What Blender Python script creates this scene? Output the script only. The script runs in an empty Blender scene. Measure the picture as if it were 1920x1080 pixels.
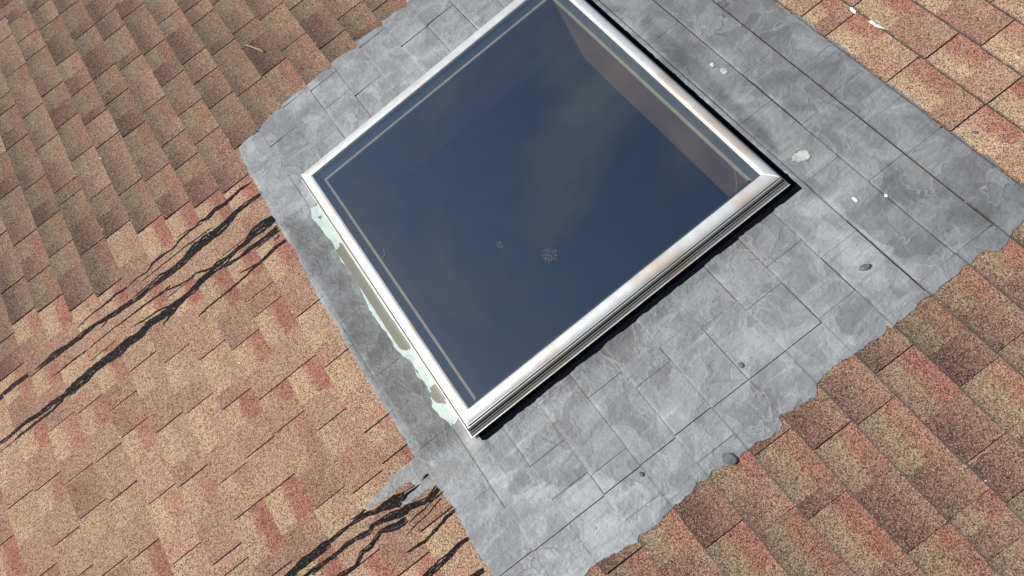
import bpy, math, random
import numpy as np
from mathutils import Matrix, Vector, noise
random.seed(7)
scene = bpy.context.scene
col = scene.collection
R_ = math.radians

# ------------------------------------------------------------------ camera, sky, sun, exposure
# roof frame: u along the courses, v up the slope, n out of the roof; origin = foot of the camera's perpendicular
RM = np.array([[0.54466314, 0.77886488, -0.31098482],
               [0.70085467, -0.62637078, -0.34126584],
               [-0.46059178, -0.03208024, -0.88703217]])     # image axes (right, down, forward) x roof axes
FPX = 1450.0
H = 2.1654                                                  # camera height above the shingles (m)
EX = 0.127                                                  # shingle exposure, 5 inches
PITCH = R_(18.4)
M = Matrix.Translation((0, 0, 3.6)) @ Matrix.Rotation(PITCH, 4, 'X')

cam_d = bpy.data.cameras.new('camera'); cam = bpy.data.objects.new('camera', cam_d); col.objects.link(cam)
cam_d.sensor_width = 36; cam_d.lens = FPX / 1920 * 36; cam_d.clip_start = 0.02; cam_d.clip_end = 500
cl = Matrix.Identity(4)
for i in range(3):
    cl[i][0] = RM[0][i]; cl[i][1] = -RM[1][i]; cl[i][2] = -RM[2][i]
cl[2][3] = H
cam.matrix_world = M @ cl
scene.camera = cam

LDIR = (M.to_3x3() @ Vector((0.36, 0.60, -1.0))).normalized()      # the way sunlight travels
sd = bpy.data.lights.new('sun', 'SUN'); sd.energy = 4.2; sd.angle = R_(0.53); sd.color = (1.0, 0.955, 0.89)
sun = bpy.data.objects.new('sun', sd); col.objects.link(sun)
sun.rotation_euler = LDIR.to_track_quat('-Z', 'Y').to_euler(); sun.location = (0, 0, 12)

w = bpy.data.worlds.new('World'); scene.world = w; w.use_nodes = True
nt = w.node_tree; nt.nodes.clear()
def N(nt, t, **k):
    n = nt.nodes.new(t)
    for a, b in k.items(): setattr(n, a, b)
    return n
out = N(nt, 'ShaderNodeOutputWorld'); bg = N(nt, 'ShaderNodeBackground'); sky = N(nt, 'ShaderNodeTexSky')
sky.sky_type = 'NISHITA'; sky.sun_disc = False
sky.sun_elevation = math.asin(-LDIR.z); sky.sun_rotation = math.atan2(-LDIR.x, -LDIR.y)
sky.air_density = 1.1; sky.dust_density = 0.6; sky.ozone_density = 3.0
tc = N(nt, 'ShaderNodeTexCoord'); mp = N(nt, 'ShaderNodeMapping'); mp.inputs['Scale'].default_value = (1.0, 1.0, 1.6)
nz = N(nt, 'ShaderNodeTexNoise'); nz.inputs['Scale'].default_value = 3.4; nz.inputs['Detail'].default_value = 4.5
nz.inputs['Roughness'].default_value = 0.5; nz.inputs['Distortion'].default_value = 0.35
cr = N(nt, 'ShaderNodeValToRGB'); cr.color_ramp.elements[0].position = 0.45; cr.color_ramp.elements[1].position = 0.70
mm = N(nt, 'ShaderNodeMath', operation='MULTIPLY'); mm.inputs[1].default_value = 0.72
mx = N(nt, 'ShaderNodeMix', data_type='RGBA'); mx.inputs['B'].default_value = (4.1, 4.15, 4.15, 1)
L = nt.links.new
L(tc.outputs['Generated'], mp.inputs['Vector']); L(mp.outputs[0], nz.inputs['Vector']); L(nz.outputs['Fac'], cr.inputs[0])
L(cr.outputs['Color'], mm.inputs[0]); L(mm.outputs[0], mx.inputs['Factor']); L(sky.outputs[0], mx.inputs['A'])
L(mx.outputs['Result'], bg.inputs['Color']); bg.inputs['Strength'].default_value = 0.10; L(bg.outputs[0], out.inputs[0])

scene.view_settings.view_transform = 'Standard'; scene.view_settings.look = 'None'
scene.view_settings.gamma = 1; scene.view_settings.use_curve_mapping = False
scene.view_settings.exposure = 0.25

# ------------------------------------------------------------------ helpers
def px(x, y, h=0.0):
    """photo pixel -> point of the roof plane n = h (metres)"""
    d = RM.T @ np.array([(x - 960) / FPX, (y - 540) / FPX, 1.0])
    t = -(H - h) / d[2]
    return (d[0] * t, d[1] * t)
def to_px(u, v, z=0.0):
    q = RM @ np.array([u, v, z - H])
    return 960 + FPX * q[0] / q[2], 540 + FPX * q[1] / q[2]
def link(o, parent=None):
    col.objects.link(o)
    if parent is not None: o.parent = parent
    else: o.matrix_world = M
    return o
def mesh(name, verts, faces, mat=None, parent=None, smooth=False, loc=None):
    me = bpy.data.meshes.new(name)
    if loc is not None: verts = [(a[0] - loc[0], a[1] - loc[1], a[2] - loc[2]) for a in verts]
    me.from_pydata([tuple(map(float, a)) for a in verts], [], faces)
    if smooth: me.shade_smooth()
    if mat: me.materials.append(mat)
    me.update()
    o = bpy.data.objects.new(name, me); link(o, parent)
    if loc is not None:
        if parent is not None: o.location = loc
        else: o.matrix_world = M @ Matrix.Translation(loc)
    return o
def tag(o, label=None, cat=None, group=None, kind=None):
    if label: o['label'] = label
    if cat: o['category'] = cat
    if group: o['group'] = group
    if kind: o['kind'] = kind
    return o
def empty(name, label, cat, loc=(0, 0, 0)):
    o = bpy.data.objects.new(name, None); col.objects.link(o); o.matrix_world = M @ Matrix.Translation(loc); o.empty_display_size = 0.1
    return tag(o, label, cat)
def attr(me, name, vals, kind='FLOAT_VECTOR'):
    a = me.attributes.new(name, kind, 'POINT')
    if kind == 'FLOAT': a.data.foreach_set('value', np.asarray(vals, dtype=np.float32).ravel())
    else: a.data.foreach_set('vector', np.asarray(vals, dtype=np.float32).ravel())
def sst(a, b, x):
    t = min(1, max(0, (x - a) / (b - a))); return t * t * (3 - 2 * t)
def vnoise(P, sc, seed):
    """value noise of an (n,2) array, -1..1"""
    Q = np.asarray(P, float) * sc + seed * 17.31; I = np.floor(Q).astype(np.int64); f = Q - I; f = f * f * (3 - 2 * f)
    def h(i, j): return ((i * 374761393 + j * 668265263 + seed * 974711) % 1000003 * 7919 % 10007) / 5003.5 - 1
    a = h(I[:, 0], I[:, 1]); b = h(I[:, 0] + 1, I[:, 1]); c = h(I[:, 0], I[:, 1] + 1); d = h(I[:, 0] + 1, I[:, 1] + 1)
    return (a * (1 - f[:, 0]) + b * f[:, 0]) * (1 - f[:, 1]) + (c * (1 - f[:, 0]) + d * f[:, 0]) * f[:, 1]
def sdf_poly(P, poly):
    """signed distance (negative inside) of points P (n,2) to polygon"""
    P = np.asarray(P, float); poly = np.asarray(poly, float)
    d = np.full(len(P), 1e9); ins = np.zeros(len(P), bool)
    for i in range(len(poly)):
        a = poly[i]; b = poly[(i + 1) % len(poly)]
        e = b - a; q = P - a
        t = np.clip((q @ e) / (e @ e + 1e-12), 0, 1)
        r = q - t[:, None] * e
        d = np.minimum(d, (r * r).sum(1))
        c = ((a[1] > P[:, 1]) != (b[1] > P[:, 1]))
        with np.errstate(divide='ignore', invalid='ignore'):
            xx = (b[0] - a[0]) * (P[:, 1] - a[1]) / (b[1] - a[1]) + a[0]
        ins ^= c & (P[:, 0] < xx)
    d = np.sqrt(d)
    return np.where(ins, -d, d)

# ------------------------------------------------------------------ materials
class MT:
    def __init__(s, name):
        s.m = bpy.data.materials.new(name); s.m.use_nodes = True
        s.t = s.m.node_tree; s.t.nodes.clear()
        s.o = s.t.nodes.new('ShaderNodeOutputMaterial')
    def n(s, t, ins=None, **k):
        n = N(s.t, t, **k)
        for a, b in (ins or {}).items(): s.set(n.inputs[a], b)
        return n
    def set(s, i, b):
        if hasattr(b, 'is_linked') or isinstance(b, bpy.types.NodeSocket): s.t.links.new(b, i)
        elif isinstance(b, (tuple, list)) and len(b) == 3 and i.type == 'RGBA': i.default_value = (*b, 1)
        else: i.default_value = b
    def math(s, op, a, b=0.0, c=None):
        n = s.n('ShaderNodeMath', operation=op); s.set(n.inputs[0], a); s.set(n.inputs[1], b)
        if c is not None: s.set(n.inputs[2], c)
        return n.outputs[0]
    def mix(s, f, a, b, bt='MIX'):
        n = s.n('ShaderNodeMix', data_type='RGBA', blend_type=bt); s.set(n.inputs['Factor'], f); s.set(n.inputs['A'], a); s.set(n.inputs['B'], b)
        return n.outputs['Result']
    def ramp(s, f, lo, hi, a=0.0, b=1.0, smooth=True):
        n = s.n('ShaderNodeMapRange', interpolation_type='SMOOTHSTEP' if smooth else 'LINEAR')
        for k, v in zip(range(5), (f, lo, hi, a, b)): s.set(n.inputs[k], v)
        return n.outputs[0]
    def noise(s, vec, sc, det=2.0, ro=0.5, dist=0.0):
        n = s.n('ShaderNodeTexNoise', {'Vector': vec, 'Scale': sc, 'Detail': det, 'Roughness': ro, 'Distortion': dist}); return n
    def vor(s, vec, sc, **k):
        n = s.n('ShaderNodeTexVoronoi', {'Vector': vec, 'Scale': sc}, **k); return n
    def bsdf(s, **k):
        b = s.n('ShaderNodeBsdfPrincipled')
        for a, v in k.items(): s.set(b.inputs[a.replace('_', ' ')], v)
        s.t.links.new(b.outputs[0], s.o.inputs[0]); return b
    def bump(s, h, strength, dist=0.001, prev=None):
        n = s.n('ShaderNodeBump', {'Height': h, 'Strength': strength, 'Distance': dist})
        if prev is not None: s.set(n.inputs['Normal'], prev)
        return n.outputs[0]

# the roof object comes first, so that materials can use its coordinates
roof_me = bpy.data.meshes.new('roof'); roof = bpy.data.objects.new('roof', roof_me); link(roof); roof['kind'] = 'structure'
def roofpos(s):
    n = s.n('ShaderNodeTexCoord'); n.object = roof; return n.outputs['Object']

def shingle_mat():
    s = MT('asphalt shingle'); p = roofpos(s)
    tu = s.n('ShaderNodeSeparateXYZ', {0: s.n('ShaderNodeAttribute', attribute_name='tuv').outputs['Vector']})
    to = s.n('ShaderNodeSeparateXYZ', {0: s.n('ShaderNodeAttribute', attribute_name='tone').outputs['Vector']})
    t2 = s.n('ShaderNodeSeparateXYZ', {0: s.n('ShaderNodeAttribute', attribute_name='dark_moss').outputs['Vector']})
    x, y, split = tu.outputs; bright, bmix, red = to.outputs; dark, moss, seed = t2.outputs
    warp = s.noise(p, 55.0, 2.0).outputs['Fac']; wv = s.math('MULTIPLY_ADD', warp, 0.34, -0.17)
    xw = s.math('ADD', x, s.math('MULTIPLY_ADD', warp, 0.12, -0.06)); yw = s.math('ADD', y, wv)
    tan = (0.475, 0.345, 0.208); redc = (0.315, 0.104, 0.076); mid = (0.425, 0.268, 0.172); brn = (0.210, 0.098, 0.070)
    med0 = s.noise(p, 26.0, 3.0, 0.6).outputs['Fac']
    up = s.math('MULTIPLY', s.ramp(yw, 0.34, 0.64), s.math('MULTIPLY', red, s.ramp(med0, 0.25, 0.7, 1.0, 0.8)))
    A = s.mix(up, tan, redc)
    edge = s.ramp(yw, 0.93, 0.74)                                    # grains at the covered top turn pale again
    B = s.mix(bmix, mid, brn)
    B = s.mix(s.math('MULTIPLY', s.ramp(yw, 0.30, 0.85), 0.28), B, tan)
    sel = s.ramp(s.math('SUBTRACT', xw, split), 0.015, 0.045)
    C = s.mix(sel, A, B)
    # mottling from batch to batch and across the roof
    big = s.noise(p, 7.0, 3.0).outputs['Fac']
    C = s.mix(s.ramp(big, 0.48, 0.72, 0.0, 0.30), C, (0.40, 0.285, 0.19))
    C = s.mix(s.ramp(s.noise(p, 5.0, 3.0).outputs['Color'], 0.50, 0.70, 0.0, 0.45), C, (0.335, 0.165, 0.118))
    med = s.noise(p, 60.0, 3.0, 0.65).outputs['Fac']
    C = s.mix(1.0, C, s.n('ShaderNodeCombineColor', {0: s.ramp(med, 0.2, 0.8, 0.82, 1.18, False), 1: s.ramp(med, 0.2, 0.8, 0.82, 1.18, False), 2: s.ramp(med, 0.2, 0.8, 0.84, 1.16, False)}).outputs[0], 'MULTIPLY')
    # darker tone, strongest on the lower, thicker end of each tab
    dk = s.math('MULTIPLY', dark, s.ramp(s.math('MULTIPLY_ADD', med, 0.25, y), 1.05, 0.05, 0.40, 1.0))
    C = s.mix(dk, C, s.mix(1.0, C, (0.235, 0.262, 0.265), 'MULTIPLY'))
    # single mineral grains
    g1 = s.vor(p, 370.0); g2 = s.vor(p, 640.0)
    s1 = s.n('ShaderNodeSeparateColor', {0: g1.outputs['Color']}); s2 = s.n('ShaderNodeSeparateColor', {0: g2.outputs['Color']})
    C = s.mix(s.ramp(s1.outputs[0], 0.66, 0.74, 0, 0.75), C, s.mix(0.30, s.mix(1.0, C, (1.3, 1.3, 1.3), 'MULTIPLY'), (0.56, 0.43, 0.29)))
    C = s.mix(s.ramp(s1.outputs[1], 0.62, 0.70, 0, 0.95), C, s.mix(1.0, C, (0.30, 0.23, 0.20), 'MULTIPLY'))
    C = s.mix(s.ramp(s2.outputs[0], 0.60, 0.70, 0, 0.75), C, s.mix(1.0, C, (0.45, 0.36, 0.32), 'MULTIPLY'))
    C = s.mix(s.ramp(s2.outputs[1], 0.72, 0.80, 0, 0.65), C, s.mix(0.30, s.mix(1.0, C, (1.35, 1.35, 1.35), 'MULTIPLY'), (0.60, 0.49, 0.35)))
    C = s.mix(s.ramp(s1.outputs[2], 0.80, 0.86, 0, 0.35), C, redc)
    # lichen and dirt along the butt edge
    ms = s.math('MULTIPLY', moss, s.ramp(s.math('MULTIPLY_ADD', s.noise(p, 120.0, 3.0, 0.7).outputs['Fac'], 0.17, y), 0.16, 0.07))
    C = s.mix(ms, C, (0.055, 0.056, 0.052))
    chip = s.math('MULTIPLY', s.ramp(y, 0.05, 0.03), s.ramp(s.noise(p, 42.0, 2.0).outputs['Fac'], 0.715, 0.73))
    C = s.mix(s.math('MULTIPLY', chip, 0.8), C, (0.62, 0.60, 0.56))
    C = s.mix(1.0, C, s.n('ShaderNodeCombineColor', {0: bright, 1: bright, 2: bright}).outputs[0], 'MULTIPLY')
    b = s.bump(g1.outputs['Distance'], 0.55, 0.0012); b = s.bump(g2.outputs['Distance'], 0.4, 0.0008, b)
    s.bsdf(Base_Color=C, Roughness=0.92, Normal=b, Specular_IOR_Level=0.25)
    return s.m
def coating_mat():
    s = MT('grey roof coating'); p = roofpos(s)
    dirt = s.n('ShaderNodeAttribute', attribute_name='dirt').outputs['Fac']
    a = s.noise(p, 9.0, 5.0, 0.6, 0.6).outputs['Fac']
    st = s.n('ShaderNodeMapping', {0: p, 'Rotation': (0, 0, R_(62)), 'Scale': (26, 7, 10)})
    b = s.noise(st.outputs[0], 1.0, 4.0, 0.6, 0.8).outputs['Fac']
    C = s.mix(s.ramp(a, 0.33, 0.66), (0.165, 0.169, 0.170), (0.262, 0.273, 0.273))
    C = s.mix(s.ramp(b, 0.54, 0.72, 0, 0.5), C, (0.36, 0.381, 0.380))
    C = s.mix(s.ramp(b, 0.46, 0.28, 0, 0.45), C, (0.140, 0.138, 0.138))
    c = s.noise(p, 3.2, 4.0, 0.6, 0.3).outputs['Fac']
    C = s.mix(s.ramp(c, 0.47, 0.66, 0, 0.6), C, (0.160, 0.155, 0.152))
    f = s.noise(p, 38.0, 5.0, 0.7).outputs['Fac']
    C = s.mix(s.ramp(f, 0.56, 0.74, 0, 0.28), C, (0.125, 0.118, 0.112))
    C = s.mix(s.ramp(s.noise(p, 85.0, 3.0, 0.6, 1.0).outputs['Fac'], 0.66, 0.74, 0, 0.5), C, (0.10, 0.10, 0.10))
    C = s.mix(s.math('MULTIPLY', dirt, s.ramp(a, 0.25, 0.7, 0.95, 0.6)), C, (0.062, 0.061, 0.061))
    ck = s.n('ShaderNodeTexVoronoi', {'Vector': s.n('ShaderNodeMix', {'Factor': 0.06, 'A': p, 'B': s.noise(p, 14.0, 4.0).outputs['Color']}, data_type='VECTOR').outputs['Result'], 'Scale': 4.2}, feature='DISTANCE_TO_EDGE').outputs['Distance']
    C = s.mix(s.math('MULTIPLY', s.ramp(ck, 0.007, 0.002), s.ramp(s.noise(p, 6.0, 2.0).outputs['Fac'], 0.56, 0.64, 0, 0.75)), C, (0.055, 0.055, 0.058))
    sp = s.vor(p, 30.0); C = s.mix(s.ramp(sp.outputs['Distance'], 0.085, 0.05, 0, 0.75), C, (0.06, 0.06, 0.06))
    wp = s.n('ShaderNodeMix', {'Factor': 0.10, 'A': p, 'B': s.noise(p, 9.0, 5.0, 0.65).outputs['Color']}, data_type='VECTOR').outputs['Result']
    pc = s.vor(wp, 7.5); pv = s.n('ShaderNodeSeparateColor', {0: pc.outputs['Color']}).outputs[0]
    C = s.mix(1.0, C, s.mix(pv, (0.90, 0.90, 0.905), (1.24, 1.24, 1.235)), 'MULTIPLY')
    rd = s.noise(p, 9.0, 3.0, 0.55, 0.6); rdg = s.math('ABSOLUTE', s.math('SUBTRACT', rd.outputs['Fac'], 0.5))
    C = s.mix(s.math('MULTIPLY', s.ramp(rdg, 0.016, 0.0), s.ramp(c, 0.50, 0.62, 0, 0.35)), C, (0.40, 0.41, 0.41))
    gr = s.noise(p, 420.0, 2.0, 0.6).outputs['Fac']; C = s.mix(1.0, C, s.mix(gr, (0.82, 0.82, 0.82), (1.18, 1.18, 1.18)), 'MULTIPLY')
    h1 = s.noise(st.outputs[0], 2.5, 5.0, 0.65).outputs['Fac']; h2 = s.noise(p, 160.0, 3.0, 0.6).outputs['Fac']
    bp = s.bump(h1, 0.8, 0.006); bp = s.bump(s.noise(p, 45.0, 4.0, 0.65, 0.8).outputs['Fac'], 0.75, 0.004, bp); bp = s.bump(s.ramp(rdg, 0.05, 0.0), 0.22, 0.003, bp); bp = s.bump(pv, 0.5, 0.002, bp); bp = s.bump(h2, 0.5, 0.0015, bp)
    s.bsdf(Base_Color=C, Roughness=s.ramp(f, 0.3, 0.7, 0.42, 0.62), Normal=bp, Specular_IOR_Level=0.45)
    return s.m
def plain(name, c, rough=0.6, metal=0.0, var=0.15, sc=20.0, bump=0.0, spec=0.5):
    s = MT(name); p = roofpos(s)
    f = s.noise(p, sc, 4.0, 0.6).outputs['Fac']
    v = s.ramp(f, 0.25, 0.75, 1 - var, 1 + var, False)
    C = s.mix(1.0, c, s.n('ShaderNodeCombineColor', {0: v, 1: v, 2: v}).outputs[0], 'MULTIPLY')
    k = {}
    if bump: k['Normal'] = s.bump(s.noise(p, sc * 6, 4.0, 0.6).outputs['Fac'], bump, 0.002)
    s.bsdf(Base_Color=C, Roughness=rough, Metallic=metal, Specular_IOR_Level=spec, **k)
    return s.m
def tar_mat():
    s = MT('black roofing tar'); p = roofpos(s)
    f = s.noise(p, 90.0, 4.0, 0.65).outputs['Fac']
    g = s.vor(p, 260.0); gc = s.n('ShaderNodeSeparateColor', {0: g.outputs['Color']})
    C = s.mix(s.ramp(f, 0.4, 0.75), (0.0045, 0.004, 0.0045), (0.013, 0.0115, 0.011))
    C = s.mix(s.ramp(gc.outputs[0], 0.88, 0.93, 0, 0.35), C, (0.18, 0.12, 0.09))
    s.bsdf(Base_Color=C, Roughness=0.7, Normal=s.bump(f, 0.8, 0.004), Specular_IOR_Level=0.12)
    return s.m
def alu_mat():
    s = MT('weathered bright aluminium'); p = roofpos(s)
    a = s.noise(p, 4.0, 3.0, 0.55).outputs['Fac']; f = s.noise(p, 25.0, 3.0, 0.5).outputs['Fac']
    C = s.mix(s.ramp(a, 0.46, 0.66), (0.72, 0.71, 0.67), (0.62, 0.47, 0.33))
    C = s.mix(s.ramp(s.noise(p, 9.0, 4.0, 0.6).outputs['Fac'], 0.55, 0.75, 0, 0.35), C, (0.60, 0.68, 0.64))
    s.bsdf(Base_Color=C, Metallic=0.50, Roughness=s.ramp(f, 0.3, 0.75, 0.36, 0.46))
    return s.m
def glass_mat():
    s = MT('reflective skylight glass'); p = roofpos(s)
    fc = s.n('ShaderNodeLayerWeight', {'Blend': 0.5}).outputs['Facing']
    fr = s.math('MULTIPLY_ADD', s.math('POWER', fc, 4.0), 0.75, 0.245)
    tr = s.n('ShaderNodeBsdfTransparent', {'Color': (0.62, 0.58, 0.54)})
    gl = s.n('ShaderNodeBsdfGlossy', {'Color': (0.92, 0.98, 0.96), 'Roughness': 0.015})
    dust = s.n('ShaderNodeBsdfDiffuse', {'Color': (0.30, 0.29, 0.27)})
    ms = s.n('ShaderNodeMixShader', {0: fr})
    s.t.links.new(tr.outputs[0], ms.inputs[1]); s.t.links.new(gl.outputs[0], ms.inputs[2])
    d = s.ramp(s.noise(p, 11.0, 5.0, 0.65).outputs['Fac'], 0.35, 0.8, 0.002, 0.016)
    v = s.vor(p, 16.0); d = s.math('ADD', d, s.ramp(v.outputs['Distance'], 0.045, 0.02, 0, 0.06))
    m2 = s.n('ShaderNodeMixShader', {0: d}); s.t.links.new(ms.outputs[0], m2.inputs[1]); s.t.links.new(dust.outputs[0], m2.inputs[2])
    s.t.links.new(m2.outputs[0], s.o.inputs[0])
    return s.m
def mint_mat():
    s = MT('mint painted flashing'); p = roofpos(s)
    a = s.n('ShaderNodeAttribute', attribute_name='mask').outputs['Fac']
    f = s.noise(p, 35.0, 4.0, 0.6).outputs['Fac']
    C = s.mix(s.ramp(f, 0.35, 0.7), (0.44, 0.52, 0.46), (0.33, 0.43, 0.40))
    C = s.mix(s.ramp(s.math('MULTIPLY_ADD', f, 0.3, a), 0.55, 0.72), C, (0.130, 0.125, 0.090))  # olive-brown patches over the mint, inside drawn outlines
    s.bsdf(Base_Color=C, Roughness=0.45)
    return s.m
def smudge_mat():
    s = MT('dried dust splash'); p = roofpos(s)
    f = s.ramp(s.noise(p, 160.0, 3.0, 0.7).outputs['Fac'], 0.42, 0.62, 0.0, 0.55)
    m = s.n('ShaderNodeMixShader', {0: f}); s.t.links.new(s.n('ShaderNodeBsdfTransparent').outputs[0], m.inputs[1])
    s.t.links.new(s.n('ShaderNodeBsdfDiffuse', {'Color': (0.13, 0.135, 0.135)}).outputs[0], m.inputs[2]); s.t.links.new(m.outputs[0], s.o.inputs[0])
    return s.m
MAT = dict(shingle=shingle_mat(), coat=coating_mat(), tar=tar_mat(), alu=alu_mat(), glass=glass_mat(), mint=mint_mat(),
           felt=plain('asphalt felt', (0.016, 0.013, 0.012), 0.9), curb=plain('black curb gasket', (0.0035, 0.004, 0.007), 0.9, spec=0.03),
           liner=plain('blue grey liner', (0.16, 0.21, 0.26), 0.4), stop=plain('pale glazing strip', (0.62, 0.66, 0.50), 0.6),
           wall=plain('brown shaft board', (0.29, 0.205, 0.135), 0.8, var=0.25, sc=5.0), room=plain('dark room', (0.05, 0.045, 0.04), 0.9),
           seal=plain('white sealant', (0.72, 0.71, 0.68), 0.55, var=0.2, sc=60), white=plain('dried white splash', (0.78, 0.77, 0.73), 0.8, var=0.15, sc=90),
           twig=plain('dry twig bark', (0.34, 0.26, 0.17), 0.85, var=0.3, sc=120), stone=plain('dark grey stone', (0.11, 0.115, 0.12), 0.7, var=0.5, sc=70, bump=0.6),
           smudge=smudge_mat(), thread=plain('pale thread', (0.16, 0.15, 0.13), 0.7),
           dull_alu=plain('dull dark aluminium', (0.34, 0.31, 0.27), 0.4, 0.6, 0.25, 12), lip=plain('yellowed aluminium lip', (0.50, 0.44, 0.32), 0.4, 0.5, 0.2, 12),
           groove=plain('frame groove shade', (0.05, 0.045, 0.038), 0.7, var=0.4, sc=30),
           flake=plain('curled coating flake', (0.40, 0.40, 0.37), 0.7, var=0.5, sc=60),
           plank=plain('roof sheathing', (0.2, 0.15, 0.1), 0.9))

# ------------------------------------------------------------------ shingle layout
VB = lambda n: EX * (0.2 + 0.9942 * n)                       # butt line of course n
def course_of(v): return int(math.floor((v / EX - 0.2) / 0.9942))
SL = {-17: [-12.59], -16: [-15.19, -13.39, -10.98], -15: [-18.59, -17.34, -15.4, -13.26, -11.44, -10.24], -14: [-22.48, -20.24, -18.86, -16.7, -14.61, -12.8, -11.59, -9.78],
 -13: [-25.71, -23.86, -21.6, -19.89, -18.56, -16.14, -14.46, -12.72, -11.41, -9.6], -12: [-28.26, -27.46, -25.68, -23.4, -21.57, -20.12, -17.73, -15.7, -13.79, -12.82, -10.58, -8.76],
 -11: [-30.96, -28.97, -26.48, -24.62, -22.31, -21.71, -19.29, -17.47, -14.44, -12.21, -10.41, -8.04, -7.62], -10: [-31.48, -30.17, -29.0, -26.71, -24.82, -22.99, -20.99, -19.16, -16.4, -13.89, -12.08, -9.72, -8.64, -6.83],
 -9: [-31.11, -29.91, -27.56, -25.66, -23.99, -22.7, -20.28, -18.46, -15.7, -13.2, -11.43, -9.82, -8.61, -6.5], -8: [-29.86, -28.05, -25.6, -24.1, -22.27, -20.01, -18.17, -15.3, -12.76, -10.95, -9.85, -7.49, -5.7],
 -7: [-28.01, -26.92, -25.06, -22.6, -20.75, -19.56, -17.76, -15.6, -13.72, -13.15, -10.95, -9.14, -7.2, -4.91], -6: [-27.19, -24.88, -22.99, -21.36, -19.86, -17.47, -15.0, -12.25, -10.46, -8.27, -7.32, -5.4, -3.5],
 -5: [-25.65, -23.18, -22.05, -20.7, -18.6, -17.0, -15.1, -13.3, -11.2, -9.3, -7.0, -5.2, -3.5], -4: [-25.23, -24.43, -22.58, -20.31, -17.71, -15.9, -13.2, -11.5, -9.4, -7.3, -4.61, -3.47, -1.6], -3: [-24.57, -22.73, -20.32, -18.64, -5.0, -4.1, -3.47, -2.17],
 -2: [-22.45, -20.64, -18.43, -17.49, -3.99, -3.49, -2.78, -0.9], -1: [-21.86, -19.6, -17.13, -5.4, -3.5, -1.38], 0: [-20.12, -18.53, -16.4, -4.9, -3.54, -2.8, -0.99], 1: [-19.4, -17.48, -5.3, -3.51, -2.2, -0.64],
 2: [-17.49, -5.03, -3.5, -1.58, 0.85], 3: [-16.6, -4.72, -3.5, -1.45, 0.84, 1.74], 4: [-17.2, -5.2, -3.6, -2.0, 0.27, 1.19], 5: [-16.0, -4.6, -2.7, -0.85, 1.4],
 6: [-14.9, -13.1, -11.9, -10.2, -8.4, -6.2, -4.9, -2.9, -0.92, 1.0], 7: [-13.1, -11.27, -9.44, -7.39, -5.3, -2.9, -1.1], 8: [-9.93, -8.33, -7.51, -6.39, -5.23, -3.35], 9: [-9.67, -8.82, -6.89, -5.02], 10: [-8.98, -6.73, -4.99], 11: [-6.13]}
U0, U1, NLO, NHI = -44.0, 17.0, -27, 22
def band(u): return sst(-18.15, -17.6, u / EX) * (1 - sst(-3.7, -3.2, u / EX))       # flatter, lighter strip in line with the skylight
def relief(u, v):
    b = band(u)
    return (1 - b) + b * (0.32 if v < 0.8 else 0.85)
def surf_t(u, v, n):
    t = (v - VB(n)) / (VB(n + 1) - VB(n))
    return 0.0022 + 0.0048 * relief(u, v) * (1 - t)
def surf(u, v): return surf_t(u, v, course_of(v))

# skylight in roof coordinates (metres): edge of the glass
GU0, GU1, GV0, GV1, GZ = -1.943, -0.859, -0.395, 0.695, 0.076
CU0, CU1, CV0, CV1 = -1.985, -0.778, -0.425, 0.766           # black curb under the frame

# outline of the grey coating, read off the photograph
OUTL = [(764,15),(750,21),(737,30),(715,44),(719,51),(704,56),(687,67),(666,81),(671,91),(655,97),(635,112),(621,121),(625,130),(612,132),(595,147),(579,159),(577,166),(560,175),(532,196),(530,204),(515,212),(500,227),(487,247),(472,255),(460,266),
 (449,280),(457,302),(467,322),(480,345),(492,367),(507,395),(515,410),(530,435),(540,452),(555,472),(567,500),(590,541),(600,561),(615,585),(632,612),(646,637),(665,670),(682,700),(697,727),(717,755),(732,780),(750,809),(767,837),(782,864),
 (800,884),(820,905),(830,927),(850,950),(865,980),(880,1007),(902,1045),(920,1072),(950,1120),(1000,1190),(1040,1170),(1070,1110),(1097,1075),(1110,1062),(1140,1045),(1165,1032),(1182,1020),(1195,1017),(1202,1005),(1222,992),(1237,977),(1257,957),(1270,945),(1285,930),(1302,917),(1307,905),
 (1325,903),(1330,893),(1342,883),(1366,873),(1387,857),(1403,845),(1423,830),(1444,820),(1470,798),(1462,781),(1484,771),(1505,755),(1533,745),(1530,718),(1550,700),(1565,687),(1580,676),(1605,662),(1627,647),(1662,622),(1659,609),(1670,615),(1690,600),(1705,587),(1735,560),(1746,556),
 (1770,534),(1796,518),(1806,499),(1818,497),(1847,470),(1863,473),(1873,472),(1884,459),(1891,446),(1907,428),(1928,410),(1990,398),(1960,384),(1920,357),(1890,335),(1857,300),(1825,282),(1802,260),(1782,247),(1762,240),(1750,227),(1730,212),(1727,202),(1702,185),(1665,160),(1615,127),(1590,100),
 (1560,77),(1542,73),(1522,50),(1500,33),(1481,27),(1455,5),(1400,-40),(1330,-100),(1230,-180),(1080,-230),(960,-180),(880,-100),(800,-40),(762,0)]
TONG1 = [(790,850),(757,877),(732,897),(715,920),(686,950),(690,957),(705,950),(737,922),(772,901),(776,909),(790,906),(806,893),(830,880)]
TONG2 = [(812,897),(785,907),(762,922),(752,937),(757,946),(772,941),(800,920),(822,905),(840,890)]
HOLE = [(595,383),(583,391),(586,410),(601,428),(606,434),(612,443),(621,449),(632,474),(655,507),(677,541),(690,566),(694,580),(707,597),(716,615),(729,631),(745,656),(769,677),(790,708),(805,734),(812,752),(811,764),(820,774),(826,781),(840,791),(852,799),(858,790),(868,770),(640,385),(620,370)]
pl = lambda L_: np.array([px(*q) for q in L_])
P_OUT, P_T1, P_T2, P_HOLE = pl(OUTL), pl(TONG1), pl(TONG2), pl(HOLE)
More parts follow.
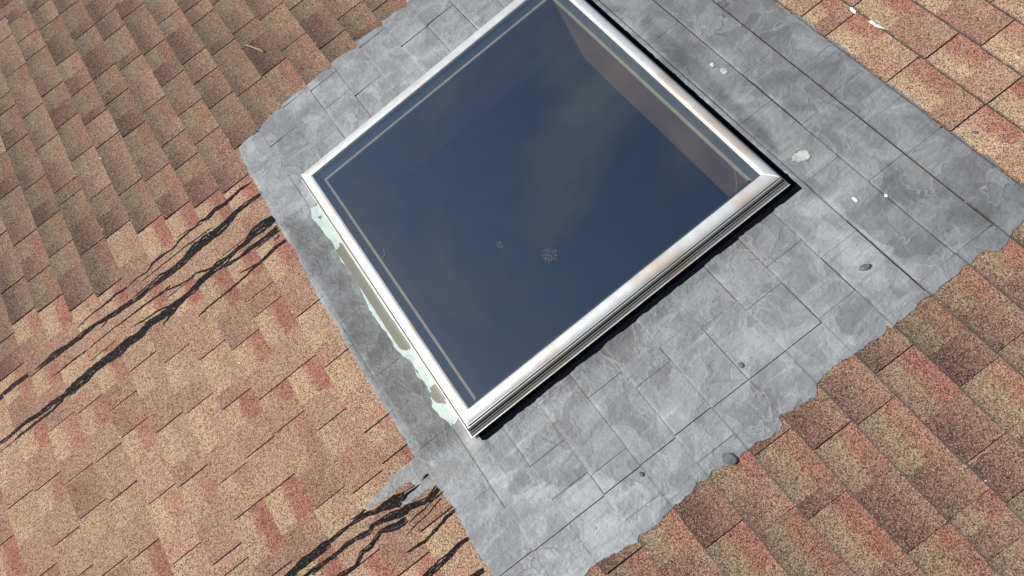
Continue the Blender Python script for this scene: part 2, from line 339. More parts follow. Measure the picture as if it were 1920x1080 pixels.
P_CURB = np.array([(CU0, CV0), (CU1, CV0), (CU1, CV1), (CU0, CV1)])
def coat_sdf(P, rag=True):
    P = np.asarray(P, float)
    d = np.minimum(np.minimum(sdf_poly(P, P_OUT), sdf_poly(P, P_T1)), sdf_poly(P, P_T2))
    if rag:
        r = 0.8 * vnoise(P, 70, 1) + 0.7 * vnoise(P, 180, 2) + 0.5 * vnoise(P, 390, 3)
        d = d + 0.0035 * r
    h = np.minimum(sdf_poly(P, P_HOLE), sdf_poly(P, P_CURB) + 0.001)
    if rag: h = h + 0.0022 * r
    return np.maximum(d, -h)

def slots_for(n):
    rnd = random.Random(n * 77 + 5)
    l = sorted(SL.get(n, []))
    if not l: l = [rnd.uniform(-9, -7)]
    steps = (1.2, 1.8, 1.9, 2.35, 2.4)
    while l[0] > U0: l.insert(0, l[0] - rnd.choice(steps))
    while l[-1] < U1: l.append(l[-1] + rnd.choice(steps))
    o = [l[0]]
    for a in l[1:]:
        g = a - o[-1]
        if g > 3.3:
            k = round(g / 1.95); s0 = o[-1]
            for i in range(1, k): o.append(s0 + g * i / k + rnd.uniform(-.2, .2))
        o.append(a)
    return o
tabs = [(n, a * EX, b * EX) for n in range(NLO, NHI) for a, b in zip(slots_for(n)[:-1], slots_for(n)[1:])]

def tab_geo(n, u0, u1, rnd, nx=4, ny=2, flat=False):
    g = 0.0021 + rnd.uniform(-0.0005, 0.0008)
    if u1 < -2.2: g = 0.0027 + rnd.uniform(-0.0004, 0.0006)
    if u0 > -0.4 and VB(n) > -.3: g = rnd.choice([0.0005, 0.0008, 0.0014])
    ua, ub = u0 + g, u1 - g
    v0 = VB(n) + (0.001 if flat else rnd.uniform(-0.0022, 0.0022)); v1 = VB(n + 1) + 0.009
    um, vm = (ua + ub) / 2, (v0 + v1) / 2
    b = band(um); dark = (1 - b)
    lift = [rnd.uniform(-0.0006, 0.0016) * (0.5 + dark) for _ in range(3)]
    if flat: lift = [0, 0, 0]
    sk = 0 if flat else rnd.uniform(-0.0018, 0.0018)
    V, UV = [], []
    for j in range(ny + 1):
        t = (0, 0.35, 1)[j] if ny == 2 else j / ny
        for i in range(nx + 1):
            s_ = i / nx; u = ua + (ub - ua) * s_; v = v0 + (v1 - v0) * t + (sk * (s_ - .5) if j == 0 else 0)
            cu = (lift[0] * (1 - s_) + lift[2] * s_ - lift[1] * 4 * s_ * (1 - s_)) * (1 - t) ** 2
            V.append((u, v, surf_t(um, v0 + (v1 - v0) * t, n) + cu)); UV.append((s_, t))
    F = [(j * (nx + 1) + i, j * (nx + 1) + i + 1, (j + 1) * (nx + 1) + i + 1, (j + 1) * (nx + 1) + i) for j in range(ny) for i in range(nx)]
    ring = [i for i in range(nx + 1)] + [j * (nx + 1) + nx for j in range(1, ny + 1)]
    ring = [j * (nx + 1) for j in range(ny, 0, -1)] + ring
    k0 = len(V)
    for r in ring:
        V.append((V[r][0], V[r][1], -0.0008)); UV.append((UV[r][0], min(UV[r][1], 0.5) if UV[r][1] > 0 else -0.02))
    for q in range(len(ring) - 1):
        F.append((ring[q + 1], ring[q], k0 + q, k0 + q + 1))
    wd = (u1 - u0) / EX
    split = min(0.95, rnd.uniform(0.7, 1.35) / wd) if wd > 1.45 else rnd.choice([0.45, 0.95, 0.02])
    upright = sst(0.85, 1.15, vm) * (1 if um < -0.2 else .6)
    tone = (rnd.uniform(0.86, 1.02), min(.6, max(0, rnd.gauss(0.28, 0.25))), rnd.choice([.3, .55, .8, .95, 1.0, 1.0]))
    if dark > .5: tone = (rnd.uniform(0.82, 1.08), rnd.choice([.05, .25, .5, .8, 1.0, 1.0]), rnd.uniform(.35, .95))
    right = 1 if um > -0.6 else 0
    if right and dark > .5: tone = (rnd.uniform(.92, 1.12), rnd.choice([.55, .8, .95, 1.0]), rnd.uniform(.65, 1))
    if upright > .5: tone = (rnd.uniform(.95, 1.05), rnd.choice([.2, .4, .6]), rnd.uniform(.7, 1))
    dark_moss = (dark * (0.85 if right else 1.08) * rnd.uniform(.75, 1.15), max(upright, 0.75 * right * dark, 0.10), rnd.random())
    return V, F, UV, split, tone, dark_moss
def in_frame(n, u0, u1):
    for u in (u0, (u0 + u1) / 2, u1):
        for v in (VB(n), VB(n + 1)):
            x, y = to_px(u, v)
            if -40 < x < 1960 and -40 < y < 1120: return True
    return False
SV, SF, SA, ST, SW = [], [], [], [], []
covered = []; built = set()
for n, u0, u1 in tabs:
    rnd = random.Random(int(n * 1000 + u0 * 5000))
    gu, gv = np.meshgrid(np.linspace(u0 + .002, u1 - .002, 7), np.linspace(VB(n) + .001, VB(n + 1) - .001, 5))
    pts = np.stack([gu.ravel(), gv.ravel()], 1)
    far = u0 > 0.35 or u1 < -2.75 or VB(n) > 1.75 or VB(n + 1) < -1.0
    inc = np.full(len(pts), 9.0) if far else coat_sdf(pts, False); ch = sdf_poly(pts, P_CURB)
    if (inc < 0.012).any(): covered.append((n, u0, u1))
    if not far and (sdf_poly(pts, P_OUT) < -0.012).all(): continue
    built.add((n, round(u0, 4)))
    vis = in_frame(n, u0, u1)
    V, F, UV, split, tone, dark_moss = tab_geo(n, u0, u1, rnd, flat=bool((inc < 0.012).any()))
    uv3 = [(a, b, split) for a, b in UV]
    if vis:
        o = mesh('shingle', V, F, MAT['shingle'], roof, loc=((u0 + u1) / 2, (VB(n) + VB(n + 1)) / 2, 0))
        attr(o.data, 'tuv', uv3); attr(o.data, 'tone', [tone] * len(V)); attr(o.data, 'dark_moss', [dark_moss] * len(V))
    else:
        k = len(SV); SV += V; SF += [tuple(i + k for i in f) for f in F]; SA += uv3; ST += [tone] * len(V); SW += [dark_moss] * len(V)
o = mesh('far_shingles', SV, SF, MAT['shingle'], roof); o['kind'] = 'stuff'
attr(o.data, 'tuv', SA); attr(o.data, 'tone', ST); attr(o.data, 'dark_moss', SW)

# roof deck: felt-covered slab with the skylight opening cut through it
a0, a1, b0, b1 = U0 * EX, U1 * EX, VB(NLO), VB(NHI)
h0, h1, k0, k1 = GU0 + .02, GU1 - .02, GV0 + .02, GV1 - .02
dv, df = [], []
for z in (-0.001, -0.05):
    for q in ((a0, b0), (a1, b0), (a1, b1), (a0, b1), (h0, k0), (h1, k0), (h1, k1), (h0, k1)): dv.append((q[0], q[1], z))
for i in range(4):
    j = (i + 1) % 4
    df += [(i, j, 4 + j, 4 + i), (8 + j, 8 + i, 12 + i, 12 + j), (i, 8 + i, 8 + j, j), (4 + j, 12 + j, 12 + i, 4 + i)]
roof_me.from_pydata(dv, [], df); roof_me.materials.append(MAT['felt']); roof_me.update()
# room below the skylight
rz0, rz1 = -0.06, -2.7
rv = [(x, y, z) for z in (rz0, rz1) for x, y in ((-3.6, -2.2), (1.0, -2.2), (1.0, 2.4), (-3.6, 2.4))]
rm = mesh('room', rv, [(4, 5, 6, 7), (0, 1, 5, 4), (1, 2, 6, 5), (2, 3, 7, 6), (3, 0, 4, 7)], MAT['room']); rm['kind'] = 'structure'

# ------------------------------------------------------------------ grey coating, one piece per painted-over shingle
coat = empty('roof_coating', 'weathered grey liquid coating brushed over the shingles around the skylight', 'roof coating', (-1.3, 0.1, 0.0))
CO = (-1.3, 0.1, 0.0)
DIRT = pl([(520,425),(560,400),(600,430),(690,570),(800,735),(870,810),(840,850),(790,862),(740,790),(640,620),(560,470)])
DIRT2 = pl([(1215,30),(1260,75),(1320,128),(1400,205),(1445,250),(1462,290),(1425,275),(1380,225),(1305,160),(1245,100),(1195,50)])
DIRT3 = pl([(1470,360),(1440,430),(1250,590),(1050,740),(930,830),(930,800),(1060,690),(1300,500),(1440,390)])
CRK = [(-3.5, -4, 4)]                                         # long open joint beside the skylight
def coat_piece(n, u0, u1):
    rnd = random.Random(int(n * 991 + u0 * 777))
    gap = rnd.choice([0.0002, 0.0005, 0.0010, 0.0017]); roll = rnd.uniform(0.35, 1.0); jd = rnd.uniform(0.1, 0.9); wide = rnd.uniform(0.04, 0.10)
    if abs(u0 / EX + 3.5) < 0.1: gap = 0.0020
    ua, ub = u0 + gap * .6, u1 - (0.0016 if abs(u1 / EX + 3.5) < .1 else gap * .6)
    v0, v1 = VB(n) + rnd.uniform(-.0015, .0015), VB(n + 1) - (0.0024 if VB(n) > .6 else rnd.choice([0.0002, 0.0006, 0.0014]))
    mask = (n, round(u0, 4)) in built; rl = relief((u0 + u1) / 2, VB(n))
    if mask: v0 = VB(n) - 0.0008; v1 = VB(n + 1) - 0.0003
    nx = max(3, int((ub - ua) / 0.0062)); ny = 21
    us = np.linspace(ua, ub, nx + 1); vs = v0 + (v1 - v0) * np.concatenate([[0, .018, .04, .07], np.linspace(.12, 1, ny - 3)])
    ny = len(vs) - 1
    P = np.array([(a, b) for b in vs for a in us]); S = coat_sdf(P)
    if S.min() > 0: return None
    verts, idx, faces = [], {}, []
    tiltx = rnd.uniform(-0.0012, 0.0012)
    def vert(a, b):
        k = (round(a, 6), round(b, 6))
        if k in idx: return idx[k]
        idx[k] = len(verts); verts.append(k); return idx[k]
    for j in range(ny):
        for i in range(nx):
            q = [j * (nx + 1) + i, j * (nx + 1) + i + 1, (j + 1) * (nx + 1) + i + 1, (j + 1) * (nx + 1) + i]
            s_ = [S[k] for k in q]
            if min(s_) >= 0: continue
            poly = []
            for k in range(4):
                A, B = q[k], q[(k + 1) % 4]
                if S[A] < 0: poly.append(vert(*P[A]))
                if (S[A] < 0) != (S[B] < 0):
                    t = S[A] / (S[A] - S[B]); c = P[A] + (P[B] - P[A]) * t; poly.append(vert(*c))
            poly = [p_ for k, p_ in enumerate(poly) if p_ != poly[k - 1]]
            if len(poly) >= 3: faces.append(tuple(poly))
    if not faces: return None
    par = list(range(len(verts)))
    def find(a):
        while par[a] != a: par[a] = par[par[a]]; a = par[a]
        return a
    for f in faces:
        for q in f[1:]: par[find(q)] = find(f[0])
    Q = np.array(verts); sd_ = coat_sdf(Q, False); cu = sdf_poly(Q, P_CURB)
    d1 = sdf_poly(Q, DIRT); d2 = sdf_poly(Q, DIRT2); d3 = sdf_poly(Q, DIRT3)
    out_, dirt = [], []
    for k, (a, b) in enumerate(verts):
        t = (b - v0) / (v1 - v0)
        z = 0.0022 + 0.0046 * 0.85 * roll * (1 - t)
        z = 0.0022 + (z - 0.0022) * sst(-0.02, wide, t)                              # rounded-over butt
        if mask: z = 0.0022 + 0.0048 * rl * (1 - t) + 0.0006
        z += 0.0016 * sst(0.0, 0.010, -sd_[k]) + 0.0004
        z += (0.0011 * noise.noise(Vector((a * 16, b * 16, 2.0))) + 0.0007 * noise.noise(Vector((a * 45, b * 30, 7.0)))) * (0.25 if mask else 1)
        z += (0 if mask else 1) * tiltx * ((a - ua) / (ub - ua) - .5)
        z += (0.007 if (b > CV0 + .01 and a > CU0) else 0.013) * sst(0.055, 0.0, cu[k]) ** 2
        if a < -0.75 and b < -0.42: z += 0.004 * max(0, noise.noise(Vector((a * 9, b * 4, 3.0)))) * sst(.16, .02, cu[k])
        z += 0.006 * (1 - band(a)) * 0.2
        out_.append((a, b, z))
        nn = noise.noise(Vector((a * 10, b * 10, 9.0)))
        joint = (0.95 if n >= 6 else jd) * sst(0.055, 0.0, t + .03 * nn)
        dirt.append(max(joint, 0.42 * sst(0.72, 0.95, b) * (1 - .5 * nn), sst(0.030, -0.035, d1[k] + .02 * nn), 0.8 * sst(0.02, -0.02, d2[k] + .015 * nn), 0.5 * sst(0.02, -0.03, d3[k] + .02 * nn)))
    loc = ((u0 + u1) / 2 - CO[0], (VB(n) + VB(n + 1)) / 2 - CO[1], 0)
    comps = {}
    for f in faces: comps.setdefault(find(f[0]), []).append(f)
    for fs in comps.values():
        if len(fs) < 6: continue
        ids = sorted({q for f in fs for q in f}); mp_ = {q: i for i, q in enumerate(ids)}
        o = mesh('coated_shingle', [(out_[q][0] - CO[0], out_[q][1] - CO[1], out_[q][2]) for q in ids], [tuple(mp_[q] for q in f) for f in fs], MAT['coat'], coat, smooth=True, loc=loc)
        attr(o.data, 'dirt', [dirt[q] for q in ids], 'FLOAT')
    return True
npiece = 0
for c in covered:
    if coat_piece(*c): npiece += 1
# dark bed seen in the open joints
print('coated pieces', npiece)

# ------------------------------------------------------------------ skylight
SKO = (-1.4, 0.15, 0.0)
skl = empty('skylight', 'square fixed skylight with mitred bright metal frame and dark reflective glass', 'skylight', SKO)
def part(name, V, F, mat, parent=skl, smooth=False):
    off = SKO
    return mesh(name, [(a - off[0], b - off[1], c - off[2]) for a, b, c in V], F, mat, parent, smooth)
def rect(o): return [(GU0 - o, GV0 - o), (GU1 + o, GV0 - o), (GU1 + o, GV1 + o), (GU0 - o, GV1 + o)]
RIB = [(0.0, 0), (.05, 0), (.065, .0013), (.095, .0013), (.11, -.0003), (.23, -.0003), (.245, .0015), (.28, .0015), (.295, -.0004), (.44, -.0004), (.452, -.0034), (.54, -.0034), (.552, .0007), (.60, .0007),
       (.612, -.0034), (.68, -.0034), (.692, .0007), (.74, .0007), (.755, -.0006), (.95, -.0006), (.965, .0012), (1.0, .0012)]
PROF = [(-0.004, 0.068), (-0.004, 0.0785), (-0.0030, 0.0805), (0.0000, 0.0820), (0.0050, 0.0827), (0.0110, 0.0827), (0.0180, 0.0820), (0.0240, 0.0806), (0.0280, 0.0792)]
NB = len(PROF)
PROF += [(0.031 + 0.0246 * a + 0.89 * d, 0.0775 - 0.0485 * a + 0.45 * d) for a, d in RIB] + [(0.0545, 0.0262), (0.030, 0.0250)]
GROOVE = {NB + 9, NB + 10, NB + 11, NB + 13, NB + 14, NB + 15}  # recessed faces, their shade painted in as a dark colour
DULL = {NB + 4, NB + 8}; LIP = {NB + 18}  # duller, darker aluminium on the faces between the ribs
def rect(o): ov = o * 0.85 if o > 0 else o; return [(GU0 - o, GV0 - ov), (GU1 + o, GV0 - ov), (GU1 + o, GV1 + ov), (GU0 - o, GV1 + ov)]
rails = []
for i in range(4):
    V, F, mi = [], [], []; K = 24
    for k in range(K + 1):
        t = k / K
        for o_, z in PROF:
            A = rect(o_)[i]; B = rect(o_)[(i + 1) % 4]
            wob = 0.0006 * math.sin(t * 9 + i * 2.1) * math.sin(math.pi * t)
            V.append((A[0] + (B[0] - A[0]) * t, A[1] + (B[1] - A[1]) * t, z + wob))
    m_ = len(PROF)
    for k in range(K):
        for j in range(m_ - 1): F.append((k * m_ + j, (k + 1) * m_ + j, (k + 1) * m_ + j + 1, k * m_ + j + 1)); mi.append(1 if j in GROOVE else 2 if j in DULL else 3 if j in LIP else 0)
    o = part('frame_rail', V, F, MAT['alu']); o.data.materials.append(MAT['groove']); o.data.materials.append(MAT['dull_alu']); o.data.materials.append(MAT['lip']); o.data.shade_smooth(); o.data.set_sharp_from_angle(angle=R_(24)); o.data.polygons.foreach_set('material_index', mi); rails.append(o)
for i in range(4):                                            # sealant run into the mitre joints
    rnd = random.Random(i); V, F = [], []
    pth = [(o_, z) for o_, z in PROF[1:12]]
    for k, (o_, z) in enumerate(pth):
        A = rect(o_)[i]; c = rect(0)[i]; dx = (1 if i in (1, 2) else -1) / 2 ** .5; dy = (1 if i > 1 else -1) / 2 ** .5
        wd = 0.0022 + rnd.uniform(-.0006, .0012)
        for s_, up in ((-1, -.001), (0, .0014), (1, -.001)): V.append((A[0] - dy * wd * s_, A[1] + dx * wd * s_, z + up))
    for k in range(len(pth) - 1):
        for q in range(2): F.append((k * 3 + q, k * 3 + q + 1, k * 3 + q + 4, k * 3 + q + 3))
    part('mitre_sealant', V, F, MAT['seal'], rails[i], smooth=True)
def ring(o1, z1, o2, z2, i):
    A = rect(o1); B = rect(o2); j = (i + 1) % 4
    return [(*A[i], z1), (*A[j], z1), (*B[j], z2), (*B[i], z2)]
part('glass_pane', [(*q, GZ) for q in rect(0.002)], [(0, 1, 2, 3)], MAT['glass'])
for i in range(4):
    part('liner_panel', ring(-0.001, 0.072, -0.023, 0.045, i), [(0, 1, 2, 3)], MAT['liner'])
    if i != 1:
        V = ring(-0.023, 0.045, -0.0325, 0.045, i) + ring(-0.023, 0.038, -0.0325, 0.038, i)
        part('glazing_strip', V, [(0, 1, 2, 3), (3, 2, 6, 7), (0, 4, 5, 1)], MAT['stop'])
    V = ring(-0.029, 0.040, -0.029, -0.229, i)
    j = (i + 1) % 4; Bo = rect(-0.012)
    V += [(*Bo[i], -0.229), (*Bo[j], -0.229)]
    part('shaft_wall', V, [(0, 1, 2, 3), (3, 2, 5, 4)], MAT['wall'])
# black curb under the frame, open in the middle
V, F = [], []
IN = [(GU0, GV0), (GU1, GV0), (GU1, GV1), (GU0, GV1)]
for z in (0.0105, -0.001):
    for q in list(map(tuple, P_CURB)) + IN: V.append((*q, z))
for i in range(4):
    j = (i + 1) % 4; F += [(i, j, 4 + j, 4 + i), (8 + i, 8 + j, j, i)]
part('curb', V, F, MAT['curb'])
# mint flashing showing on the downhill side
V, F, mask = [], [], []
nx, ny = 90, 8
OLIVE = [pl([(640,455),(700,545),(745,610),(772,650),(768,658),(752,655),(700,575),(655,505),(632,470)]), pl([(808,722),(820,720),(838,745),(836,756),(822,758),(808,742)]), pl([(598,405),(606,405),(606,412),(598,411)])]
for j in range(ny + 1):
    for i in range(nx + 1):
        u = -1.96 + 1.14 * i / nx; v = -0.500 + 0.085 * j / ny
        V.append((u, v, 0.0030 + 0.016 * max(0, (j / ny) - .55) + 0.0004 * noise.noise(Vector((u * 20, v * 20, 0)))))
for j in range(ny):
    for i in range(nx): q = j * (nx + 1) + i; F.append((q, q + 1, q + nx + 2, q + nx + 1))
o = part('curb_flashing', V, F, MAT['mint'], smooth=True)
pp = np.array([(a, b) for a, b, c in V]); dd = np.minimum.reduce([sdf_poly(pp, q) for q in OLIVE])
attr(o.data, 'mask', [sst(0.004, -0.003, d) for d in dd], 'FLOAT')

# ------------------------------------------------------------------ tar runs
def streak(parent, P, org, rnd):
    Q = []
    for a, b in zip(P[:-1], P[1:]):
        d = math.hypot(b[0] - a[0], b[1] - a[1]); k = max(1, int(d / 3.2))
        for i in range(k): t = i / k; Q.append((a[0] + (b[0] - a[0]) * t, a[1] + (b[1] - a[1]) * t, a[2] + (b[2] - a[2]) * t))
    Q.append(P[-1])
    V, F = [], []; sd0 = rnd.uniform(0, 99)
    prof = (-1, -0.6, 0, 0.6, 1); hz = (-0.0006, 0.6, 1.0, 0.6, -0.0006)
    for k, (x, y, w_) in enumerate(Q):
        a = Q[max(0, k - 1)]; b = Q[min(len(Q) - 1, k + 1)]
        tx, ty = b[0] - a[0], b[1] - a[1]; l_ = math.hypot(tx, ty) or 1; nx_, ny_ = -ty / l_, tx / l_
        x += 1.6 * noise.noise(Vector((x * .09, y * .09, sd0)))
        end = min(1, 0.25 + (len(Q) - 1 - k) / 4.0, 0.5 + k / 3.0)
        for q in range(5):
            side = 1 + 0.45 * noise.noise(Vector((x * .16, y * .16, sd0 + 10 * (prof[q] > 0)))) + 0.2 * noise.noise(Vector((x * .5, y * .5, sd0 + 5)))
            u, v = px(x + nx_ * prof[q] * w_ * 0.92 * side * end, y + ny_ * prof[q] * w_ * 0.92 * side * end, 0.004)
            h = 0.0008 + 0.00022 * min(w_, 9)
            V.append((u, v, surf(u, v) + (h * hz[q] if hz[q] > 0 else -0.0008)))
    for k in range(len(Q) - 1):
        for q in range(4): F.append((k * 5 + q, k * 5 + q + 1, k * 5 + q + 6, k * 5 + q + 5))
    sd_ = coat_sdf([(a, b) for a, b, c in V], False)
    V = [(a - org[0], b - org[1], c if d > -0.004 else max(c, 0.0065)) for (a, b, c), d in zip(V, sd_)]
    return mesh('tar_streak', V, F, MAT['tar'], parent, smooth=True)
RUN1 = [[(471,341,2),(450,355,3.5),(437,368,3.5),(420,383,4.5),(403,393,5),(390,408,5.5),(375,415,2.5),(360,430,2),(340,447,2.5),(325,465,2.5),(305,478,3),(287,492,3),(275,510,2),(258,520,2),(240,537,2.5),(215,553,3),(193,573,2.5),(170,590,1.5),(142,618,1.2)],
 [(392,404,1.5),(376,420,1.5),(352,432,1.3),(330,446,1.3),(363,428,1.0)][:4],
 [(492,361,3),(465,380,4.5),(440,400,5),(425,418,7.5),(405,435,9),(385,450,9.5),(365,467,8.5),(345,487,6.5),(325,505,7),(305,520,7.5),(280,537,5),(262,555,6.5),(240,570,5),(210,590,4.5),(180,607,4),(150,632,5),(125,650,6),(100,667,6.5),(80,683,4),(50,704,5),(25,722,5),(0,745,5),(-30,768,5)],
 [(395,428,1.6),(350,460,1.5),(300,500,1.4),(262,530,1.3)], [(405,437,1.8),(392,448,1.8),(358,456,1.6)],
 [(300,527,2.2),(255,560,2),(210,590,1.8),(187,617,1.3)], [(320,535,2.2),(280,565,2.2),(240,595,2),(200,625,1.8),(165,655,1.3)],
 [(410,497,4),(385,507,2.8),(367,512,2.2),(352,525,2.2),(330,537,2.4),(310,545,2.4),(270,572,2),(243,592,1.2)],
 [(165,655,1.5),(140,672,1.5),(110,697,1.4),(96,708,1)]]
RUN2 = [[(514,408,9),(492,425,10),(475,438,8),(460,455,4.5),(445,467,4.5),(425,485,6.5),(410,497,8.5),(395,510,6),(375,528,7.5),(360,545,6.5),(345,558,6),(325,575,7.5),(305,592,8.5),(280,607,9.5),(262,628,8.5),(240,642,10),(222,660,11.5),(200,675,8.5),(180,687,8.5),(160,705,8),(140,722,7.5),(120,742,5),(95,758,4.5),(72,777,4),(50,790,3.5),(30,807,3.5),(12,822,3.5),(-15,842,3.5)],
 [(522,427,6),(500,443,4.5),(485,455,4.5),(470,465,4.5),(450,482,3),(430,495,3.5),(415,501,3)], [(118,748,3),(100,768,3),(75,787,3),(50,806,3),(28,824,3)],
 [(182,692,2.6),(165,712,2.6),(145,729,2.4),(128,744,1.8)], [(330,580,3),(315,595,2.6),(304,612,2)], [(345,562,2),(300,580,2),(270,600,2),(244,614,1.4)],
 [(535,449,4.5),(515,465,4.5),(500,480,4.5),(490,490,3.5),(475,502,2.6),(460,518,2.6),(440,535,2.6),(420,552,2.6),(400,567,2.6),(385,580,2.2),(371,594,1.8)], [(482,494,2),(448,513,1.8)],
 [(524,440,2.2),(512,452,1.4)]]
RUN3 = [[(804,890,4),(790,905,3),(776,915,4),(760,927,5),(745,937,7),(725,947,8),(705,960,6),(690,963,5),(672,973,5),(655,985,4),(640,998,5),(625,1010,5),(605,1025,8),(585,1042,10),(570,1052,10),(555,1068,9),(540,1080,9),(515,1101,8)],
 [(764,925,5),(742,940,13),(715,953,8),(700,960,4)], [(685,955,4),(672,968,3),(655,975,2)],
 [(822,914,8),(805,935,6.5),(790,943,6.5),(770,950,7.5),(752,962,11),(735,968,9),(715,978,6),(700,985,5),(690,998,5),(680,1003,6.5),(665,1010,4),(650,1020,4),(640,1032,4),(620,1045,4),(600,1060,4),(585,1070,4.5),(560,1090,4)],
 [(762,974,7),(745,985,8),(730,990,7),(715,997,5),(705,1010,4),(695,1025,5),(680,1035,4.5),(675,1045,4),(668,1060,4),(655,1070,6),(640,1080,6),(620,1098,6)],
 [(664,1012,5),(640,1030,4),(628,1042,4),(610,1055,3),(585,1078,3)], [(832,920,2.4),(812,937,2),(795,955,2),(780,967,2),(765,982,1.4)], [(828,933,2),(800,965,1.5),(778,985,1.6),(762,1004,1.6)],
 [(720,972,3),(705,983,2.6),(690,985,2)]]
RUN4 = [[(854,953,4.5),(835,972,4.5),(820,990,4.2),(800,1012,4.6),(780,1025,3.8),(760,1037,3.2)]]
RUN5 = [[(880,1008,4),(860,1022,5.5),(845,1040,7.5),(825,1057,7),(805,1075,7),(785,1094,6)]]
RUN6 = [[(908,1068,5.5),(890,1078,6),(866,1092,5)]]
for k, (run, lab) in enumerate(((RUN1, 'black tar run of several strands from the coating corner across darker shingles'), (RUN2, 'thick black tar run just below the skylight corner with ropey broad strands'),
                 (RUN3, 'tangled black tar run below the two grey coating tongues'), (RUN4, 'short single tar drip beside the tangled tar run'),
                 (RUN5, 'straight broad tar drip leaving the coating edge alone'), (RUN6, 'stubby tar drip at the outer end of the coating edge'))):
    og = px(run[0][0][0], run[0][0][1])
    root = empty('tar_run', lab, 'tar', (og[0], og[1], 0)); root['group'] = 'tar runs below the coating'
    rnd = random.Random(k)
    for P in run:
        if max(q[2] for q in P) < 5.8: streak(root, P, og, rnd); continue
        for off, wf in ((-0.60, 0.36), (0.05, 0.46), (0.68, 0.32)):
            Q = []
            for i, (x, y, w_) in enumerate(P):
                a, b = P[max(0, i - 1)], P[min(len(P) - 1, i + 1)]; l_ = math.hypot(b[0] - a[0], b[1] - a[1]) or 1
                f_ = off * w_ * 0.95 * (1 + rnd.uniform(-.35, .35)); Q.append((x - (b[1] - a[1]) / l_ * f_, y + (b[0] - a[0]) / l_ * f_, w_ * wf * rnd.uniform(.75, 1.25) + .3))
            streak(root, Q, og, rnd)

# ------------------------------------------------------------------ small things lying about
def splat(name, poly, z, th, mat, label, cat, seed=0, group=None):
    P = pl(poly) if z < 0.03 else np.array([px(x, y, z) for x, y in poly]); c = P.mean(0); n_ = len(P)
    V = [(0, 0, th)] + [((q[0] - c[0]) * .6, (q[1] - c[1]) * .6, th) for q in P] + [(q[0] - c[0], q[1] - c[1], 0) for q in P]
    F = [(0, 1 + i, 1 + (i + 1) % n_) for i in range(n_)] + [(1 + i, 1 + n_ + i, 1 + n_ + (i + 1) % n_, 1 + (i + 1) % n_) for i in range(n_)]
    o = mesh(name, V, F, mat, None, True); o.matrix_world = M @ Matrix.Translation((c[0], c[1], z))
    return tag(o, label, cat, group)
def blob(cx, cy, r, seed, el=1.0, ang=0.0, n_=14):
    rnd = random.Random(seed); L_ = []
    for i in range(n_):
        a = 2 * math.pi * i / n_; rr = r * rnd.uniform(.74, 1.12); x, y = math.cos(a) * rr * el, math.sin(a) * rr
        L_.append((cx + x * math.cos(ang) - y * math.sin(ang), cy + x * math.sin(ang) + y * math.cos(ang)))
    return L_
def sz(x, y): return surf(*px(x, y)) + 0.001
splat('bird_dropping', blob(1600, 20, 5, 1, 1.6, .8), sz(1600, 20), .0012, MAT['white'], 'small white bird dropping on an orange shingle edge', 'bird dropping')
splat('bird_dropping', [(1628,42),(1635,41),(1641,47),(1648,50),(1660,58),(1646,54),(1640,53),(1637,49),(1633,48)], sz(1640, 48), .0014, MAT['white'], 'long smeared white bird dropping across an orange shingle joint', 'bird dropping')
splat('peeled_flake', blob(1503, 296, 11, 3, 1.7, -.25, 22), 0.0085, .002, MAT['flake'], 'curled whitish flake peeling from the grey coating', 'flake')
splat('white_chip', blob(1603, 377, 4, 4, 1.7, .7), 0.0082, .0025, MAT['white'], 'tiny white oblong chip lying on the grey coating', 'chip')
splat('white_chip', blob(1661, 369, 3, 5, 1.3, .3), 0.0082, .0025, MAT['white'], 'tiny white chip beside a wrinkle in the grey coating', 'chip')
splat('nail_cap', blob(1336, 124, 4.5, 14, 1.1, .3), 0.0085, .002, MAT['flake'], 'pale coated nail head uphill of the skylight, beside its larger twin', 'nail head')
splat('nail_cap', blob(1358, 136, 6.5, 15, 1.1, .3), 0.0085, .002, MAT['flake'], 'larger ringed nail head uphill of the skylight', 'nail head')
splat('dust_splash', blob(1031, 478, 15, 6, 1.0, .2, 20), GZ + .0004, .0004, MAT['smudge'], 'larger dried splash mark on the skylight glass', 'splash mark')
splat('dust_splash', blob(937, 459, 7, 7, 1.2, 1.2), GZ + .0004, .0004, MAT['smudge'], 'smaller dried splash mark on the skylight glass', 'splash mark')
def lump(name, x, y, rx, ry, hz, ang, mat, label, cat, z, seed):
    rnd = random.Random(seed); c = px(x, y); sc = 1 / 640.0
    V, F = [], []; A, Bn = 12, 6
    for j in range(Bn + 1):
        ph = math.pi * j / Bn
        for i in range(A):
            th = 2 * math.pi * i / A
            d = Vector((math.sin(ph) * math.cos(th), math.sin(ph) * math.sin(th), math.cos(ph)))
            k = 1 + .25 * noise.noise(d * 1.7 + Vector((seed, 0, 0)))
            X, Y = d.x * rx * sc * k, d.y * ry * sc * k
            V.append((X * math.cos(ang) - Y * math.sin(ang), X * math.sin(ang) + Y * math.cos(ang), d.z * hz * k))
    for j in range(Bn):
        for i in range(A): F.append((j * A + i, (j + 1) * A + i, (j + 1) * A + (i + 1) % A, j * A + (i + 1) % A))
    o = mesh(name, V, F, mat, None, True); o.matrix_world = M @ Matrix.Translation((c[0], c[1], z)); return tag(o, label, cat)
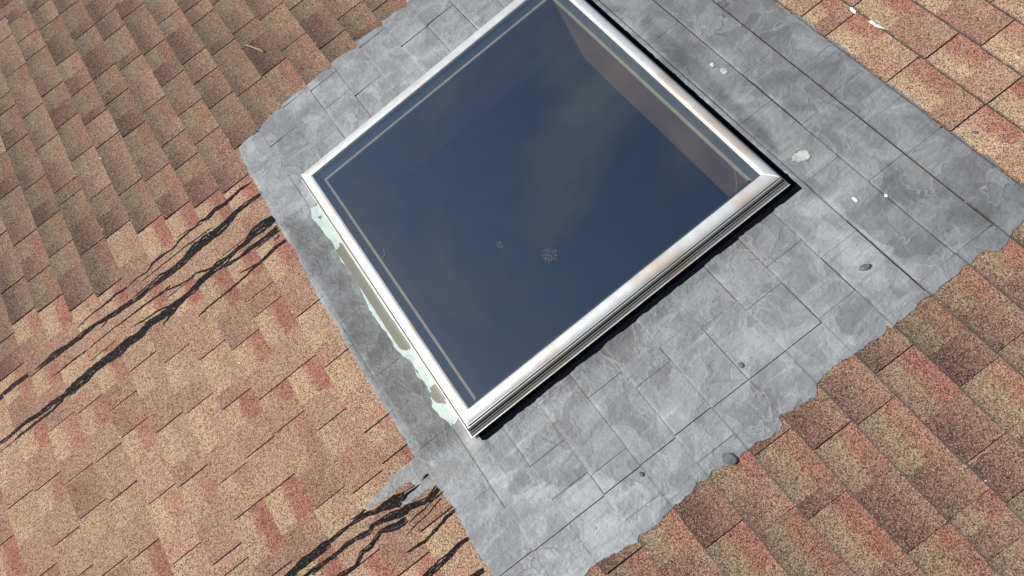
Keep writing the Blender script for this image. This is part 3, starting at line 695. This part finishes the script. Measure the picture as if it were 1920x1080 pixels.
lump('pebble', 1369, 861, 13, 10, .006, .6, MAT['stone'], 'dark grey stone stuck at the lower edge of the coating', 'stone', .010, 2)
lump('pebble', 1622, 503, 11, 6, .004, 1.2, MAT['stone'], 'dark elongated crumb in a pit of the grey coating', 'stone', .008, 5)
lump('pebble', 1204, 890, 5, 4, .004, .2, MAT['stone'], 'tiny round stone beside a coating joint', 'stone', .008, 8)
lump('pebble', 1390, 686, 6, 5, .004, .2, MAT['stone'], 'small dark crumb beside a long coating joint', 'stone', .008, 9)
lump('pebble', 1827, 250, 7, 3, .003, .7, MAT['stone'], 'small grey crumb on a tan and orange shingle', 'stone', .005, 11)
def tube(name, P, r, mat, label, cat, z):
    Q = [Vector((*px(x, y, zz), zz)) for x, y, zz in P]; o0 = Q[0].copy(); V, F = [], []
    for k, q in enumerate(Q):
        t = (Q[min(k + 1, len(Q) - 1)] - Q[max(k - 1, 0)]).normalized(); s_ = t.cross(Vector((0, 0, 1))).normalized(); b_ = s_.cross(t)
        rr = r * (1 - .35 * k / len(Q))
        for i in range(6): a = i * math.pi / 3; V.append(tuple(q - o0 + s_ * rr * math.cos(a) + b_ * rr * math.sin(a)))
    for k in range(len(Q) - 1):
        for i in range(6): F.append((k * 6 + i, k * 6 + (i + 1) % 6, (k + 1) * 6 + (i + 1) % 6, (k + 1) * 6 + i))
    F += [tuple(range(5, -1, -1)), tuple(range(len(V) - 6, len(V)))]
    o = mesh(name, V, F, mat, None, True); o.matrix_world = M @ Matrix.Translation(o0); return tag(o, label, cat)
tube('twig', [(494, 97, .012), (487, 93, .011), (478, 90, .011), (470, 87, .010), (460, 84, .009)], .0035, MAT['twig'], 'short dry twig lying on brown shingles above the coating', 'twig', 0)
tube('loose_thread', [(1374, 308, GZ + .001), (1378, 322, GZ + .002), (1381, 340, GZ + .002), (1380, 366, GZ + .001)], .0006, MAT['thread'], 'fine pale thread on the glass near the frame corner', 'thread', 0)
tube('dry_stem', [(716, 487, GZ + .002), (721, 478, GZ + .006), (719, 466, GZ + .01)], .0006, MAT['twig'], 'wisp of dry stem standing at the glass edge', 'stem', 0)
